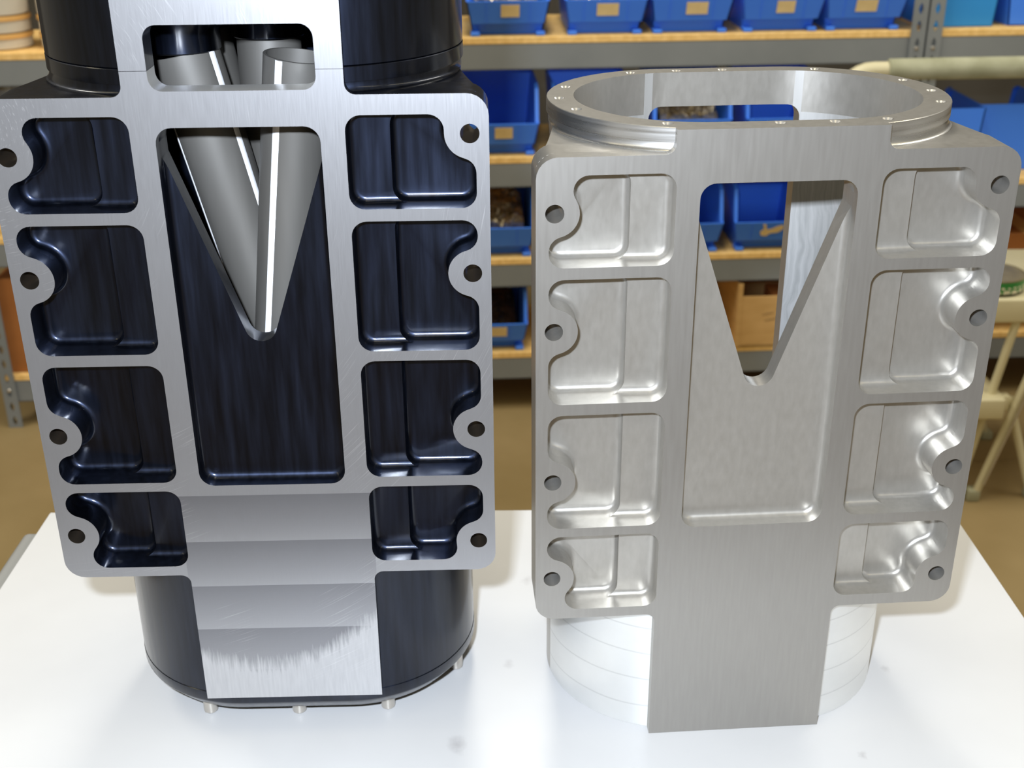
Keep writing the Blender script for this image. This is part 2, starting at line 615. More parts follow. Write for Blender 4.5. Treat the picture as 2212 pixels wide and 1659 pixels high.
def prism(bm, poly, z0, z1):
    """counter-clockwise polygon in x,y extruded from z0 (front) back to z1"""
    a = [bm.verts.new((x, y, z0)) for x, y in poly]
    b = [bm.verts.new((x, y, z1)) for x, y in poly]
    n = len(poly)
    bm.faces.new(a)
    bm.faces.new(b[::-1])
    for k in range(n):
        bm.faces.new((a[k], b[k], b[(k + 1) % n], a[(k + 1) % n]))


def rrect(x0, x1, y0, y1, r, n=7):
    return offset_outline(inner_polygon(x0 + r, x1 - r, y0 + r, y1 - r), r, n)


def stadium(c, r, zc, n=40):
    p = []
    for k in range(n + 1):
        a = -PI / 2 + PI * k / n
        p.append((c + r * math.cos(a), zc + r * math.sin(a)))
    for k in range(n + 1):
        a = PI / 2 + PI * k / n
        p.append((-c + r * math.cos(a), zc + r * math.sin(a)))
    return p


def stadium_loft(bm, levels, c, zc, zmax=None):
    """levels: (y, radius) from bottom to top"""
    vr = []
    for lv in levels:
        y, r = lv[0], lv[1]
        fl = lv[2] if len(lv) > 2 else 0.0
        row = []
        for (x, z), (x2, z2) in zip(stadium(c, r, zc), stadium(c, r + fl, zc)):
            w = min(1.0, max(0.0, (z + 92.0) / 34.0)) if fl else 0.0
            w = w * w * (3 - 2 * w)
            x, z = x + (x2 - x) * w, z + (z2 - z) * w
            row.append(bm.verts.new((x, y, z if zmax is None else min(z, zmax))))
        vr.append(row)
    n = len(vr[0])
    for a, b in zip(vr, vr[1:]):
        for k in range(n):
            bm.faces.new((a[k], a[(k + 1) % n], b[(k + 1) % n], b[k]))
    bm.faces.new(vr[0][::-1])
    bm.faces.new(vr[-1])


def tmp(bm):
    bmesh.ops.recalc_face_normals(bm, faces=bm.faces[:])
    me = bpy.data.meshes.new('tmp')
    bm.to_mesh(me)
    bm.free()
    o = bpy.data.objects.new('tmp', me)
    COL.objects.link(o)
    return o


def boolean(a, b, op):
    m = a.modifiers.new('b', 'BOOLEAN')
    m.operation = op
    m.solver = 'EXACT'
    m.object = b
    dg = bpy.context.evaluated_depsgraph_get()
    dg.update()
    me = bpy.data.meshes.new_from_object(a.evaluated_get(dg))
    a.modifiers.clear()
    old = a.data
    a.data = me
    bpy.data.meshes.remove(old)
    bd = b.data
    bpy.data.objects.remove(b)
    bpy.data.meshes.remove(bd)


def fillet_corner(cx, cy, r, a0, a1, n=6):
    return [(cx + r * math.cos(a0 + (a1 - a0) * k / n), cy + r * math.sin(a0 + (a1 - a0) * k / n)) for k in range(n + 1)]


def face_profile(top, strip=65.2, foot=64.4, r=6.5, rc=13.5):
    """outline of the flat front: plate, upper strip and foot strip with their corner radii (counter-clockwise)"""
    p = []
    p += [(-foot, TB), (foot, TB)]
    p += fillet_corner(foot + r, PB - r, r, PI, PI / 2)
    p += fillet_corner(150 - rc, PB + rc, rc, -PI / 2, 0)
    p += fillet_corner(150 - rc, -rc, rc, 0, PI / 2)
    p += fillet_corner(strip + r, r, r, 3 * PI / 2, PI)
    p += [(strip, top), (-strip, top)]
    p += fillet_corner(-strip - r, r, r, 0, -PI / 2)
    p += fillet_corner(-150 + rc, -rc, rc, PI / 2, PI)
    p += fillet_corner(-150 + rc, PB + rc, rc, PI, 3 * PI / 2)
    p += fillet_corner(-foot - r, PB - r, r, PI / 2, 0)
    return p


ZC = -97.0
HOLES = [(-138.4, -35.0), (-138.4, -113.0), (-138.4, -222.7), (-138.4, -299.8), (138.4, -24.1), (138.4, -112.7), (138.4, -222.7), (138.4, -309.7)]
POCKETS = [(-1, -70.2, -11.4, 0), (-1, -164.6, -77.9, 1), (-1, -259.1, -172.6, 2), (-1, -326.1, -265.8, 3),
           (1, -70.2, -12.2, 4), (1, -165.0, -77.9, 5), (1, -257.6, -172.0, 6), (1, -324.7, -265.3, 7)]


def housing_solid():
    bm = bmesh.new()
    prism(bm, face_profile(UT), 0.0, -12.0)
    s = tmp(bm)
    bm = bmesh.new()
    prism(bm, rrect(-149.98, 149.98, PB + 0.02, -0.02, 13.48), -11.0, -33.0)
    boolean(s, tmp(bm), 'UNION')
    # outer tube with neck fillet and rim flange
    lv = [(TB, 92.0), (-8.0, 92.0), (-2.0, 92.6, 2.6), (-0.05, 92.9, 3.2)]
    for k in range(1, 8):
        t = PI / 2 * k / 7
        lv.append((5.4 * (1 - math.cos(t)), 92.9, 3.2 * (1 - math.sin(t))))
    lv += [(5.6, 92.9), (5.9, 94.2), (UT - 0.4, 94.2), (UT, 93.8)]
    bm = bmesh.new()
    stadium_loft(bm, lv, 40.0, ZC, -0.06)
    boolean(s, tmp(bm), 'UNION')
    # webs that blend the plate's back into the tube
    for sg in (-1, 1):
        pts = [(100.0, -32.0), (141.0, -32.0), (141.0, -33.5)]
        for k in range(1, 9):
            t = k / 8
            pts.append((141.0 - 11.0 * t ** 0.9, -33.5 - 60.0 * t))
        pts.append((100.0, -94.0))
        bm = bmesh.new()
        a = [bm.verts.new((sg * x, PB + 3.5, z)) for x, z in pts]
        b = [bm.verts.new((sg * x, -1.0, z)) for x, z in pts]
        n = len(pts)
        bm.faces.new(a)
        bm.faces.new(b[::-1])
        for k in range(n):
            bm.faces.new((a[k], b[k], b[(k + 1) % n], a[(k + 1) % n]))
        boolean(s, tmp(bm), 'UNION')
    return s


def cut_cavity(s):
    bm = bmesh.new()
    stadium_loft(bm, [(-15.0, 79.0), (UT + 5, 79.0)], 37.0, ZC)
    boolean(s, tmp(bm), 'DIFFERENCE')
    bm = bmesh.new()
    stadium_loft(bm, [(TB - 5, 78.9), (-14.9, 78.9)], 37.0, ZC, -26.5)
    boolean(s, tmp(bm), 'DIFFERENCE')


def cut_front(s):
    bm = bmesh.new()
    for sg, y0, y1, h in POCKETS:
        hx, hy = HOLES[h]
        x0, x1 = sorted((sg * 64.0, sg * 142.0))
        E = inner_polygon(x0 + RT, x1 - RT, y0 + RT, y1 - RT, (hx, hy, 15.4 + RT))
        pocket_cutter(bm, E, RT, 15.0, 4.2)
    pocket_cutter(bm, inner_polygon(-49.1 + 10, 49.1 - 10, -262.1 + 10, -18.4 - 10), 10.0, 11.5, 4.5)
    boolean(s, tmp(bm), 'DIFFERENCE')
    bm = bmesh.new()
    for sg, y0, y1, h in POCKETS:
        hx, hy = HOLES[h]
        x0, x1 = sorted((sg * 89.6, sg * 142.0))
        E = inner_polygon(x0 + RT, x1 - RT, y0 + RT, y1 - RT, (hx, hy, 15.4 + RT))
        pocket_cutter(bm, E, RT, 22.5, 4.2, 0.08)
    # V opening through the tube wall
    P = [(-48.9, -38.0)]
    ax, ay, R = 0.0, -151.0, 10.3
    d = math.hypot(48.9, ay + 38.0)
    beta = math.atan2(-38.0 - ay, -48.9)
    th = beta + math.acos(R / d)
    aL = th
    aR = PI - th
    if aR < aL:
        aR += 2 * PI
    for k in range(13):
        a = aL + (aR - aL) * k / 12
        P.append((ax + R * math.cos(a), ay + R * math.sin(a)))
    P.append((48.9, -38.0))
    P += fillet_corner(38.9, -28.6, 10.0, 0, PI / 2)
    P += fillet_corner(-38.9, -28.6, 10.0, PI / 2, PI)
    prism(bm, P, 2.0, -45.0)
    for hx, hy in HOLES:
        poly = [(hx + 5.9 * math.cos(2 * PI * k / 28), hy + 5.9 * math.sin(2 * PI * k / 28)) for k in range(28)]
        prism(bm, poly, 2.0, -85.0)
    boolean(s, tmp(bm), 'DIFFERENCE')


base = housing_solid()
cut_cavity(base)
cut_front(base)


def finish(o, name, parent, materials, chooser, shift, angle=32.0):
    """move mm mesh into metres (x, -z, y), choose a material for each face"""
    me = o.data
    me.materials.clear()
    for m in materials:
        me.materials.append(m)
    pr = np.zeros(len(me.polygons), dtype=np.int32)
    for p in me.polygons:
        pr[p.index] = chooser(p.center, p.normal)
    me.polygons.foreach_set('material_index', pr)
    me.transform(Matrix(((MM, 0, 0, 0), (0, 0, -MM, 0), (0, MM, 0, shift * MM), (0, 0, 0, 1))))
    me.update()
    shade(me, angle)
    o.name = name
    me.name = name
    o.parent = parent


def copy_obj(o):
    c = o.copy()
    c.data = o.data.copy()
    COL.objects.link(c)
    return c


rbody = base
lbody = copy_obj(base)

# --- right: plain machined housing
bm = bmesh.new()
prism(bm, rrect(-51.8, 60.6, -245.0, -9.8, 9.0), -150.0, -200.0)
RIM = [(-117.8, -133.1), (-126.0, -97.0), (-118.6, -62.8), (-65.5, -178.4), (-31.0, -182.4), (3.0, -182.4), (70.5, -178.0), (120.0, -131.9),
       (126.2, -95.5), (119.0, -60.6), (68.4, -16.6), (34.2, -12.6), (0.3, -12.6), (-68.1, -17.4)]
boolean(rbody, tmp(bm), 'DIFFERENCE')
bm = bmesh.new()
for hx, hz in RIM:
    vr = []
    for y, r in ((UT + 2, 3.9), (UT + 0.2, 3.9), (UT - 1.4, 2.4), (UT - 11.0, 2.4)):
        vr.append([bm.verts.new((hx + r * math.cos(2 * PI * k / 16), y, hz + r * math.sin(2 * PI * k / 16))) for k in range(16)])
    for a, b in zip(vr, vr[1:]):
        for k in range(16):
            bm.faces.new((a[k], a[(k + 1) % 16], b[(k + 1) % 16], b[k]))
    bm.faces.new(vr[0][::-1])
    bm.faces.new(vr[-1])
boolean(rbody, tmp(bm), 'DIFFERENCE')

R_ORG = Vector((0.16499, 0.73007, CZ - 0.18666))
R_YAW = math.atan2(0.0657, 0.9978)
L_ORG = Vector((-0.16246, 0.72622, CZ - 0.14983))
L_YAW = math.atan2(0.0227, 0.9997)


def choose_right(c, n):
    rr = math.hypot(max(0.0, abs(c.x) - 40.0), c.z - ZC)
    outer = rr > 85.0 and c.z < -1.0
    if c.z > -0.03 and n.z > 0.9:
        return 4
    if rr < 80.5 and c.y < -4.0 and c.z < -100.0:
        return 3
    if outer and c.y < PB + 1 and not (abs(c.x) < 66 and c.z > -4.9):
        return 2
    if outer and -0.2 < c.y < UT - 0.2 and abs(n.y) < 0.98 and abs(c.x) > 64.9:
        return 1
    return 0


tag(rbody, 'bare silver aluminium housing with open oval top and see-through V slot', 'metal housing')
finish(rbody, 'machined_housing', None, (M_ALU, M_ALU_BRIGHT, M_TUBE, M_CAV, M_GROUND), choose_right, -TB)
rbody.location = (R_ORG.x, R_ORG.y, TABLE + 0.0002)
rbody.rotation_euler = (0, 0, R_YAW)

# --- left: black anodised assembly
lthing = empty('machined_housing', (L_ORG.x, L_ORG.y, TABLE), L_YAW)
tag(lthing, 'black anodised housing with bare brushed front face and three silver runner tubes inside', 'metal housing')
LSH = L_ORG.z * 1000.0 - TABLE * 1000.0
win = rrect(-49.0, 49.0, 3.1, 41.0, 8.0)
bm = bmesh.new()
prism(bm, win, 2.0, -60.0)
boolean(lbody, tmp(bm), 'DIFFERENCE')


def choose_left(c, n):
    if c.z > -0.05 and n.z > 0.9:
        return 1
    if abs(c.x) < 49.5 and c.y > 2.9 and -16.5 < c.z < -0.05 and c.y < 41.2:
        return 2
    if abs(n.z) < 0.5 and any(math.hypot(c.x - hx, c.y - hy) < 6.1 for hx, hy in HOLES):
        return 3
    return 0


finish(lbody, 'lower_body', lthing, (M_BLACK, M_FACE, M_LEDGE, M_BORE), choose_left, LSH)

bm = bmesh.new()
prism(bm, [(-65.2, UT + 0.25), (65.2, UT + 0.25), (65.2, 150.0), (-65.2, 150.0)], 0.0, -12.0)
up = tmp(bm)
bm = bmesh.new()
stadium_loft(bm, [(UT + 0.25, 93.4), (UT + 0.9, 94.0), (149.0, 94.0), (150.0, 93.0)], 40.0, ZC, -0.06)
boolean(up, tmp(bm), 'UNION')
bm = bmesh.new()
stadium_loft(bm, [(UT - 5, 79.0), (UT + 110.0, 79.0)], 37.0, ZC)
boolean(up, tmp(bm), 'DIFFERENCE')
bm = bmesh.new()
prism(bm, win, 2.0, -60.0)
boolean(up, tmp(bm), 'DIFFERENCE')


def choose_upper(c, n):
    return 1 if (c.z > -0.05 and n.z > 0.9) else 0


finish(up, 'upper_body', lthing, (M_BLACK, M_FACE), choose_upper, LSH)
up['label'] = 'upper black section of the housing above the thin seam'

bm = bmesh.new()
stadium_loft(bm, [(TB - 22.0, 80.0), (TB - 20.5, 83.0), (TB - 10.0, 91.6), (TB - 8.5, 92.3), (TB - 0.8, 92.3), (TB - 0.3, 91.6)], 40.0, ZC)
cap = tmp(bm)
finish(cap, 'base_cap', lthing, (M_BLACK,), lambda c, n: 0, LSH)

BOLTS = [(-72.0, -32.0), (-3.3, -29.5), (65.0, -32.0), (117.0, -79.0), (-112.0, -84.0), (108.0, -130.0), (-104.0, -132.0), (-60.0, -164.0), (0.0, -168.0), (60.0, -164.0)]
bolt_me = None
for bx, bz in BOLTS:
    if bolt_me is None:
        bm = bmesh.new()
        h = (LSH + TB - 21.5) * MM
        add_lathe(bm, [(0.0028, 0.002), (0.0030, 0.0002), (0.0044, 0.0), (0.0054, 0.0012), (0.0054, h - 0.0002), (0.0054, h)], 20)
        ob = bm_obj('bolt', bm, M_STEEL, lthing)
        bolt_me = ob.data
    else:
        ob = bpy.data.objects.new('bolt', bolt_me)
        COL.objects.link(ob)
        ob.parent = lthing
    ob.location = (bx * MM, -bz * MM, 0.0002)


def runner(p0, p1, r0, r1, reflection_ang, name='runner_tube', rim=None, label=None):
    """tapered thin-walled tube with white strips standing in for reflection lines; points in mm (x, y, z)"""
    def cv(p):
        return Vector((p[0] * MM, -p[2] * MM, (p[1] + LSH) * MM))
    a, b = cv(p0), cv(p1)
    t = (b - a).normalized()
    up_ = Vector((0, -1, 0))
    up_ = (up_ - t * up_.dot(t)).normalized()
    sd = t.cross(up_)
    bm = bmesh.new()
    seg = 48
    prof = [(a, r0 - 2.0), (a, r0 - 0.25), (a + t * 0.0003, r0), (b, r1), (b, r1 - 2.0), (a, r0 - 2.0)]
    rings = []
    for c, r in prof[:-1]:
        rings.append([bm.verts.new(c + (up_ * math.cos(2 * PI * k / seg) + sd * math.sin(2 * PI * k / seg)) * r * MM) for k in range(seg)])
    rings.append(rings[0])
    for u, v in zip(rings, rings[1:]):
        for k in range(seg):
            bm.faces.new((u[k], u[(k + 1) % seg], v[(k + 1) % seg], v[k]))
    o = bm_obj(name, bm, M_PIPE, lthing)
    for sa, wdeg, t0 in reflection_ang:
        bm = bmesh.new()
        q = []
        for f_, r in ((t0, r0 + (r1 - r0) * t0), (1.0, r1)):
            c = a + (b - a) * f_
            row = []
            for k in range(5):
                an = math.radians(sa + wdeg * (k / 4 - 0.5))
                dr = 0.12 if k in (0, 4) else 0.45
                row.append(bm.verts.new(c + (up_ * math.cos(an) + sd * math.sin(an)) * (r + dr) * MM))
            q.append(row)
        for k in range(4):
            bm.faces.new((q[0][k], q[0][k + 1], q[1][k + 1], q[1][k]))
        s_ = bm_obj('reflection_strip', bm, M_REFLECTION, o)
        s_['label'] = 'narrow white strip imitating a reflection line down the tube'
    return o


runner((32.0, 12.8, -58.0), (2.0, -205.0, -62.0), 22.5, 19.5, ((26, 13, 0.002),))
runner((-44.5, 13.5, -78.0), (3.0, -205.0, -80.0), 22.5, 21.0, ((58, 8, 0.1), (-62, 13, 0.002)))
runner((4.0, 16.0, -118.0), (2.0, -205.0, -102.0), 21.5, 20.0, ())
runner((-46.0, 21.0, -126.0), (-4.0, -205.0, -118.0), 22.0, 20.0, ())
# black bosses of the upper section that sit on the tubes
for cx_, cz_, y0_ in ((-45.0, -79.0, 13.9), (4.3, -118.0, 16.3), (-46.3, -127.0, 21.3)):
    bm = bmesh.new()
    add_lathe(bm, [(0.0, 0.0), (0.0235, 0.0), (0.0245, 0.001), (0.0245, 0.012), (0.030, 0.030), (0.030, 0.10)], 40)
    ob = bm_obj('tube_boss', bm, M_BLACK, lthing)
    ob.location = (cx_ * MM, -cz_ * MM, (y0_ + LSH) * MM)

# ------------------------------------------------------------------ shelving racks
SY = 3.0
SYAW = math.radians(3.0)


def rack_frame():
    return Vector((0, SY, 0))


def teardrop_post(bm, x0, x1, z0, z1, y):
    """slotted front flange of an angle post, thickness backwards, diamond slots"""
    cell = 0.041
    xc = (x0 + x1) / 2
    z = z0
    th = 0.003
    quads = []
    while z < z1 - 1e-6:
        ze = min(z + cell, z1)
        if ze - z < cell * 0.9:
            add_box(bm, x0, x1, y, y + th, z, ze)
            z = ze
            continue
        o = [(x0, z), (x1, z), (x1, ze), (x0, ze)]
        m = (z + ze) / 2
        hole = [(xc, z + 0.006), (xc + 0.0055, m - 0.004), (xc + 0.0055, m + 0.003), (xc, ze - 0.006), (xc - 0.0055, m + 0.003), (xc - 0.0055, m - 0.004)]
        V = {}
        for yy in (y, y + th):
            V[yy] = ([bm.verts.new((p[0], yy, p[1])) for p in o], [bm.verts.new((p[0], yy, p[1])) for p in hole])
            O, H = V[yy]
            for f in ((O[0], O[1], H[0]), (O[1], H[1], H[0]), (O[1], O[2], H[2], H[1]), (O[2], H[3], H[2]), (O[2], O[3], H[3]), (O[3], H[4], H[3]), (O[3], O[0], H[5], H[4]), (O[0], H[0], H[5])):
                bm.faces.new(f)
        H0, H1 = V[y][1], V[y + th][1]
        for k in range(6):
            bm.faces.new((H0[k], H0[(k + 1) % 6], H1[(k + 1) % 6], H1[k]))
        z = ze


def make_rack(name, label, s0, s1, levels, top=1.30, depth=0.36, posts=(True, True)):
    """levels: deck top heights, beam below each; s0..s1 outer width along the rack row"""
    r = empty(name, (0, SY, 0), SYAW)
    tag(r, label, 'shelving rack', 'steel shelving racks along the back')
    pw = 0.036
    for sx, out in ((s0, 1), (s1 - pw, -1)):
        for yy, front in ((-0.001, True), (depth, False)):
            bm = bmesh.new()
            if front:
                teardrop_post(bm, sx, sx + pw, 0.0, top, yy - 0.003)
            else:
                add_box(bm, sx, sx + pw, yy, yy + 0.003, 0.0, top)
            xs = sx if out == 1 else sx + pw - 0.003
            if front:
                add_box(bm, xs, xs + 0.003, yy, yy + 0.036, 0.0, top)
            else:
                add_box(bm, xs, xs + 0.003, yy - 0.033, yy, 0.0, top)
            bm_obj('post', bm, M_RACK, r)
    for zt in levels:
        for yy in (0.003, depth - 0.006):
            bm = bmesh.new()
            add_box(bm, s0 + 0.004, s1 - 0.004, yy, yy + 0.003, zt - 0.077, zt - 0.017)
            add_box(bm, s0 + 0.004, s1 - 0.004, yy if yy < 0.1 else yy - 0.02, yy + 0.023 if yy < 0.1 else yy + 0.003, zt - 0.077, zt - 0.074)
            bm_obj('beam', bm, M_RACK, r)
            if yy < 0.1:
                for bx in (s0 + 0.018, s1 - 0.018):
                    bm = bmesh.new()
                    add_lathe(bm, [(0.0, -0.004), (0.004, -0.0035), (0.006, 0.0)], 12)
                    ob = bm_obj('rivet', bm, M_STEEL, r)
                    ob.rotation_euler = (PI / 2, 0, 0)
                    ob.matrix_local = Matrix.Translation((bx, -0.0035, zt - 0.042)) @ Matrix.Rotation(-PI / 2, 4, 'X')
        bm = bmesh.new()
        add_box(bm, s0 + 0.005, s1 - 0.005, 0.002, depth - 0.004, zt - 0.0165, zt, 0.0015, 1)
        bm_obj('deck_board', bm, M_DECK, r)
    return r


LV1 = (0.994, 0.703, 0.437, 0.174)
LV2 = (0.994, 0.62, 0.36, 0.192)
LV0 = (0.976, 0.525, 0.150)
make_rack('shelving_rack', 'grey steel rack of blue bins behind the two housings, four shelves with orange board edges', -0.235, 1.010, LV1)
make_rack('shelving_rack', 'grey steel rack at the right edge, its slotted post beside the middle rack', 1.015, 2.24, LV2)
make_rack('shelving_rack', 'grey steel rack at the left edge with clear tubs and a red-brown box', -1.345, -0.255, LV0)


def rack_pt(s, d, z):
    """s along the rack front, d behind it"""
    return Vector((s * math.cos(SYAW) - d * math.sin(SYAW), SY + s * math.sin(SYAW) + d * math.cos(SYAW), z))


# ---- hopper bins
def bin_mesh():
    """open hopper bin, x across, y back from the front lip, z up; walls have thickness"""
    H, D, LIP = 0.172, 0.270, 0.083
    wb, wt = 0.084, 0.0985          # half widths at base and top
    t = 0.003

    def hw(z):
        return wb + (wt - 0.0005 - wb) * min(1.0, z / LIP) if z < LIP else wt
    bm = bmesh.new()

    def wall(quad, nrm):
        a = [bm.verts.new(p) for p in quad]
        b = [bm.verts.new(Vector(p) + Vector(nrm) * t) for p in quad]
        n = len(quad)
        bm.faces.new(a)
        bm.faces.new(b[::-1])
        for k in range(n):
            bm.faces.new((a[k], b[k], b[(k + 1) % n], a[(k + 1) % n]))
    # recessed base front, sloping front panel, floor, back, sides
    wall([(-wb, 0.052, 0.0), (wb, 0.052, 0.0), (hw(.027), 0.048, 0.027), (-hw(.027), 0.048, 0.027)], (0, 1, 0))
    wall([(-hw(.027), 0.048, 0.027), (hw(.027), 0.048, 0.027), (hw(.03), 0.018, 0.030), (-hw(.03), 0.018, 0.030)], (0, 0, 1))
    wall([(-hw(.03), 0.018, 0.030), (hw(.03), 0.018, 0.030), (hw(LIP), 0.0, LIP), (-hw(LIP), 0.0, LIP)], (0, 0.95, 0.3))
    wall([(-wb, 0.052, 0.0), (wb, 0.052, 0.0), (wb, D, 0.0), (-wb, D, 0.0)], (0, 0, 1))
    wall([(-wb, D, 0.0), (wb, D, 0.0), (wt, D, H), (-wt, D, H)], (0, -1, 0))
    for s in (-1, 1):
        prof = [(0.052, 0.0), (0.048, 0.027), (0.018, 0.030), (0.0, LIP), (0.016, LIP + 0.004), (0.034, H - 0.012), (0.050, H), (D, H), (D, 0.0)]
        wall([(s * hw(z), y, z) for y, z in prof], (-s, 0, 0))
        # thick front edge of the side
        e = [(0.012, LIP), (0.020, LIP), (0.040, H - 0.012), (0.056, H), (0.050, H + 0.001), (0.031, H - 0.010)]
        wall([(s * (hw(z) + 0.0006), y, z) for y, z in e], (-s * 3.0, 0, 0))
        # top flange
        wall([(s * wt, 0.05, H - 0.004), (s * wt, D, H - 0.004), (s * (wt + 0.0012), D, H), (s * (wt + 0.0012), 0.05, H)], (-s, 0, 0.3))
    # ribs on the front panel
    for xx in (-0.052, 0.052):
        wall([(xx - 0.001, 0.0165, 0.030), (xx + 0.001, 0.0165, 0.030), (xx + 0.001, -0.0015, LIP), (xx - 0.001, -0.0015, LIP)], (0, 0.5, 0.2))
    return bm


def bin_foot_mesh(s):
    bm = bmesh.new()
    add_box(bm, s * 0.078 - 0.011, s * 0.078 + 0.011, 0.020, 0.056, 0.0, 0.010, 0.002, 1)
    return bm


bin_protos = {}


def make_bin(s, d, z, label, m=M_BIN, card=0.0, rev=False, torn=False, group='blue hopper bins on the racks', cardw=0.044):
    key = m.name
    p = rack_pt(s, d, z + 0.0003)
    o = empty('storage_bin', p, SYAW + (PI if rev else 0.0))
    if rev:
        o.location = rack_pt(s, d + 0.27, z + 0.0003)
    tag(o, label, 'bin', group)
    if key not in bin_protos:
        a = bm_obj('bin_body', bin_mesh(), m, o, 25)
        f1 = bm_obj('foot', bin_foot_mesh(-1), m, o)
        f2 = bm_obj('foot', bin_foot_mesh(1), m, o)
        bin_protos[key] = (a.data, f1.data, f2.data)
    else:
        for nm, me in zip(('bin_body', 'foot', 'foot'), bin_protos[key]):
            q = bpy.data.objects.new(nm, me)
            COL.objects.link(q)
            q.parent = o
    if card is not None:
        bm = bmesh.new()
        if torn:
            pts = [(-0.028, -0.016), (-0.014, -0.019), (-0.004, -0.010), (0.016, -0.008), (0.030, 0.004), (0.026, 0.016), (0.010, 0.011), (-0.002, 0.004), (-0.014, 0.002), (-0.018, 0.018), (-0.026, 0.020), (-0.022, 0.004), (-0.031, -0.004)]
        else:
            h = 0.0155
            pts = [(-cardw / 2, -h), (cardw / 2, -h), (cardw / 2, h), (-cardw / 2, h)]
        a = [bm.verts.new((x + card, 0.0, y)) for x, y in pts]
        b = [bm.verts.new((x + card, 0.0006, y)) for x, y in pts]
        bm.faces.new(a)
        bm.faces.new(b[::-1])
        for k in range(len(pts)):
            bm.faces.new((a[k], b[k], b[(k + 1) % len(pts)], a[(k + 1) % len(pts)]))
        c = bm_obj('label_card', bm, M_CARD, o, 0)
        c['label'] = 'torn buff paper label' if torn else 'blank buff paper label card'
        ang = math.atan2(0.018, 0.053)
        c.location = (0, 0.0062, 0.059)
        c.rotation_euler = (ang, 0, 0)
        c.location = (0, 0.0066 - 0.0012, 0.060)
    return o


def pile(s, d, z, label, m, n=130, sx=0.073, y0=0.060, y1=0.22, h0=0.05, h1=0.115, grp='loose fasteners in the bins'):
    """heap of loose fasteners in a bin: one uncountable mass"""
    rnd = random.Random(int(s * 1000) + int(z * 777))
    bm = bmesh.new()
    # bed under the heap so that it rests on the bin floor
    nx, ny = 9, 9
    g = []
    for j in range(ny):
        row = []
        for i in range(nx):
            x = -sx + 2 * sx * i / (nx - 1)
            y = y0 + (y1 - y0) * j / (ny - 1)
            hh = h0 + (h1 - h0) * (j / (ny - 1)) * (1 - 0.35 * (x / sx) ** 2) + rnd.uniform(-0.004, 0.004)
            row.append(bm.verts.new((x, y, hh)))
        g.append(row)
    for j in range(ny - 1):
        for i in range(nx - 1):
            bm.faces.new((g[j][i], g[j][i + 1], g[j + 1][i + 1], g[j + 1][i]))
    border = g[0] + [r[-1] for r in g[1:]] + g[-1][-2::-1] + [r[0] for r in g[-2:0:-1]]
    low = [bm.verts.new((v.co.x * 0.95, v.co.y, 0.004)) for v in border]
    nb = len(border)
    for k in range(nb):
        bm.faces.new((border[k], low[k], low[(k + 1) % nb], border[(k + 1) % nb]))
    bm.faces.new(low)
    for _ in range(n):
        i, j = rnd.uniform(0, nx - 1.01), rnd.uniform(0, ny - 1.01)
        v = g[int(j)][int(i)].co
        p = Vector((v.x + rnd.uniform(-.008, .008), v.y + rnd.uniform(-.008, .008), v.z + 0.002))
        dr = Vector((rnd.gauss(0, 1), rnd.gauss(0, 1), rnd.gauss(0, .6))).normalized() * rnd.uniform(0.006, 0.012)
        rr = rnd.uniform(0.0025, 0.0045)
        add_tube(bm, [p - dr, p + dr * 0.6, p + dr * 0.6, p + dr], rr, 6, True, [rr, rr, rr * 1.8, rr * 1.8])
    o = bm_obj('loose_fasteners', bm, m)
    o.location = rack_pt(s, d, z + 0.0005)
    o.rotation_euler = (0, 0, SYAW)
    tag(o, label, 'fasteners', grp, 'stuff')
    return o


ORD = ('first', 'second', 'third', 'fourth', 'fifth')
CARDS = (0.005, 0.004, 0.012, 0.006, 0.000)
for i, (s, w) in enumerate(((-0.002, 0.044), (0.231, 0.052), (0.437, 0.052), (0.657, 0.044), (0.859, 0.052))):
    make_bin(s, -0.006, LV1[0], 'blue hopper bin on the top shelf, %s from the left of five with buff cards' % ORD[i], card=CARDS[i], cardw=w)
    pile(s, -0.006, LV1[0], 'heap of small metal fasteners in the %s bin from the left on the top shelf' % ORD[i], M_PARTS, h0=0.078, h1=0.10)
make_bin(-0.027, -0.004, LV1[1], 'blue bin on the second shelf with an off-centre buff card, seen between the housings', card=0.012)
make_bin(0.205, -0.004, LV1[1], 'blue bin on the second shelf hidden mostly by the silver rim', card=None)
make_bin(0.455, 0.0, LV1[1], 'blue bin on the second shelf full of metal parts, seen through the oval rim', card=None)
pile(0.455, 0.0, LV1[1], 'heap of brassy metal parts seen through the oval rim', M_PARTS, h0=0.08, h1=0.135)
make_bin(0.688, 0.0, LV1[1], 'empty blue bin on the second shelf seen through the right of the oval rim', card=None)
make_bin(-0.036, -0.003, LV1[2], 'blue bin heaped with fasteners on the third shelf between the housings', card=None)
pile(-0.036, -0.003, LV1[2], 'heap of greyish fasteners on the third shelf between the housings', M_PARTS, h0=0.080, h1=0.135)
make_bin(0.449, -0.004, LV1[2], 'blue bin without a card at the left of the silver V slot', card=None)
make_bin(0.676, -0.004, LV1[2], 'blue bin with a torn buff label in the silver V slot', card=0.0, torn=True)
make_bin(-0.056, -0.004, LV1[3], 'blue bin with buff card on the lowest shelf between the housings', card=0.022)
pile(-0.056, -0.004, LV1[3], 'dark fasteners in the blue bin on the lowest shelf', M_DARKPARTS, h0=0.05, h1=0.12)
make_bin(1.107, 0.041, LV2[0], 'paler blue bin turned back to front beside the slotted posts', M_BIN2, card=None, rev=True)
make_bin(1.317, 0.045, LV2[0], 'dark blue bin turned back to front in the top right corner', card=None, rev=True)
make_bin(1.312, 0.085, LV2[1], 'blue bin turned back to front behind the silver housing\'s right shoulder', card=None, rev=True)
make_bin(1.1125, 0.045, LV2[1], 'dark blue bin beside the slotted post, hidden mostly by the silver rim', card=None, rev=True)

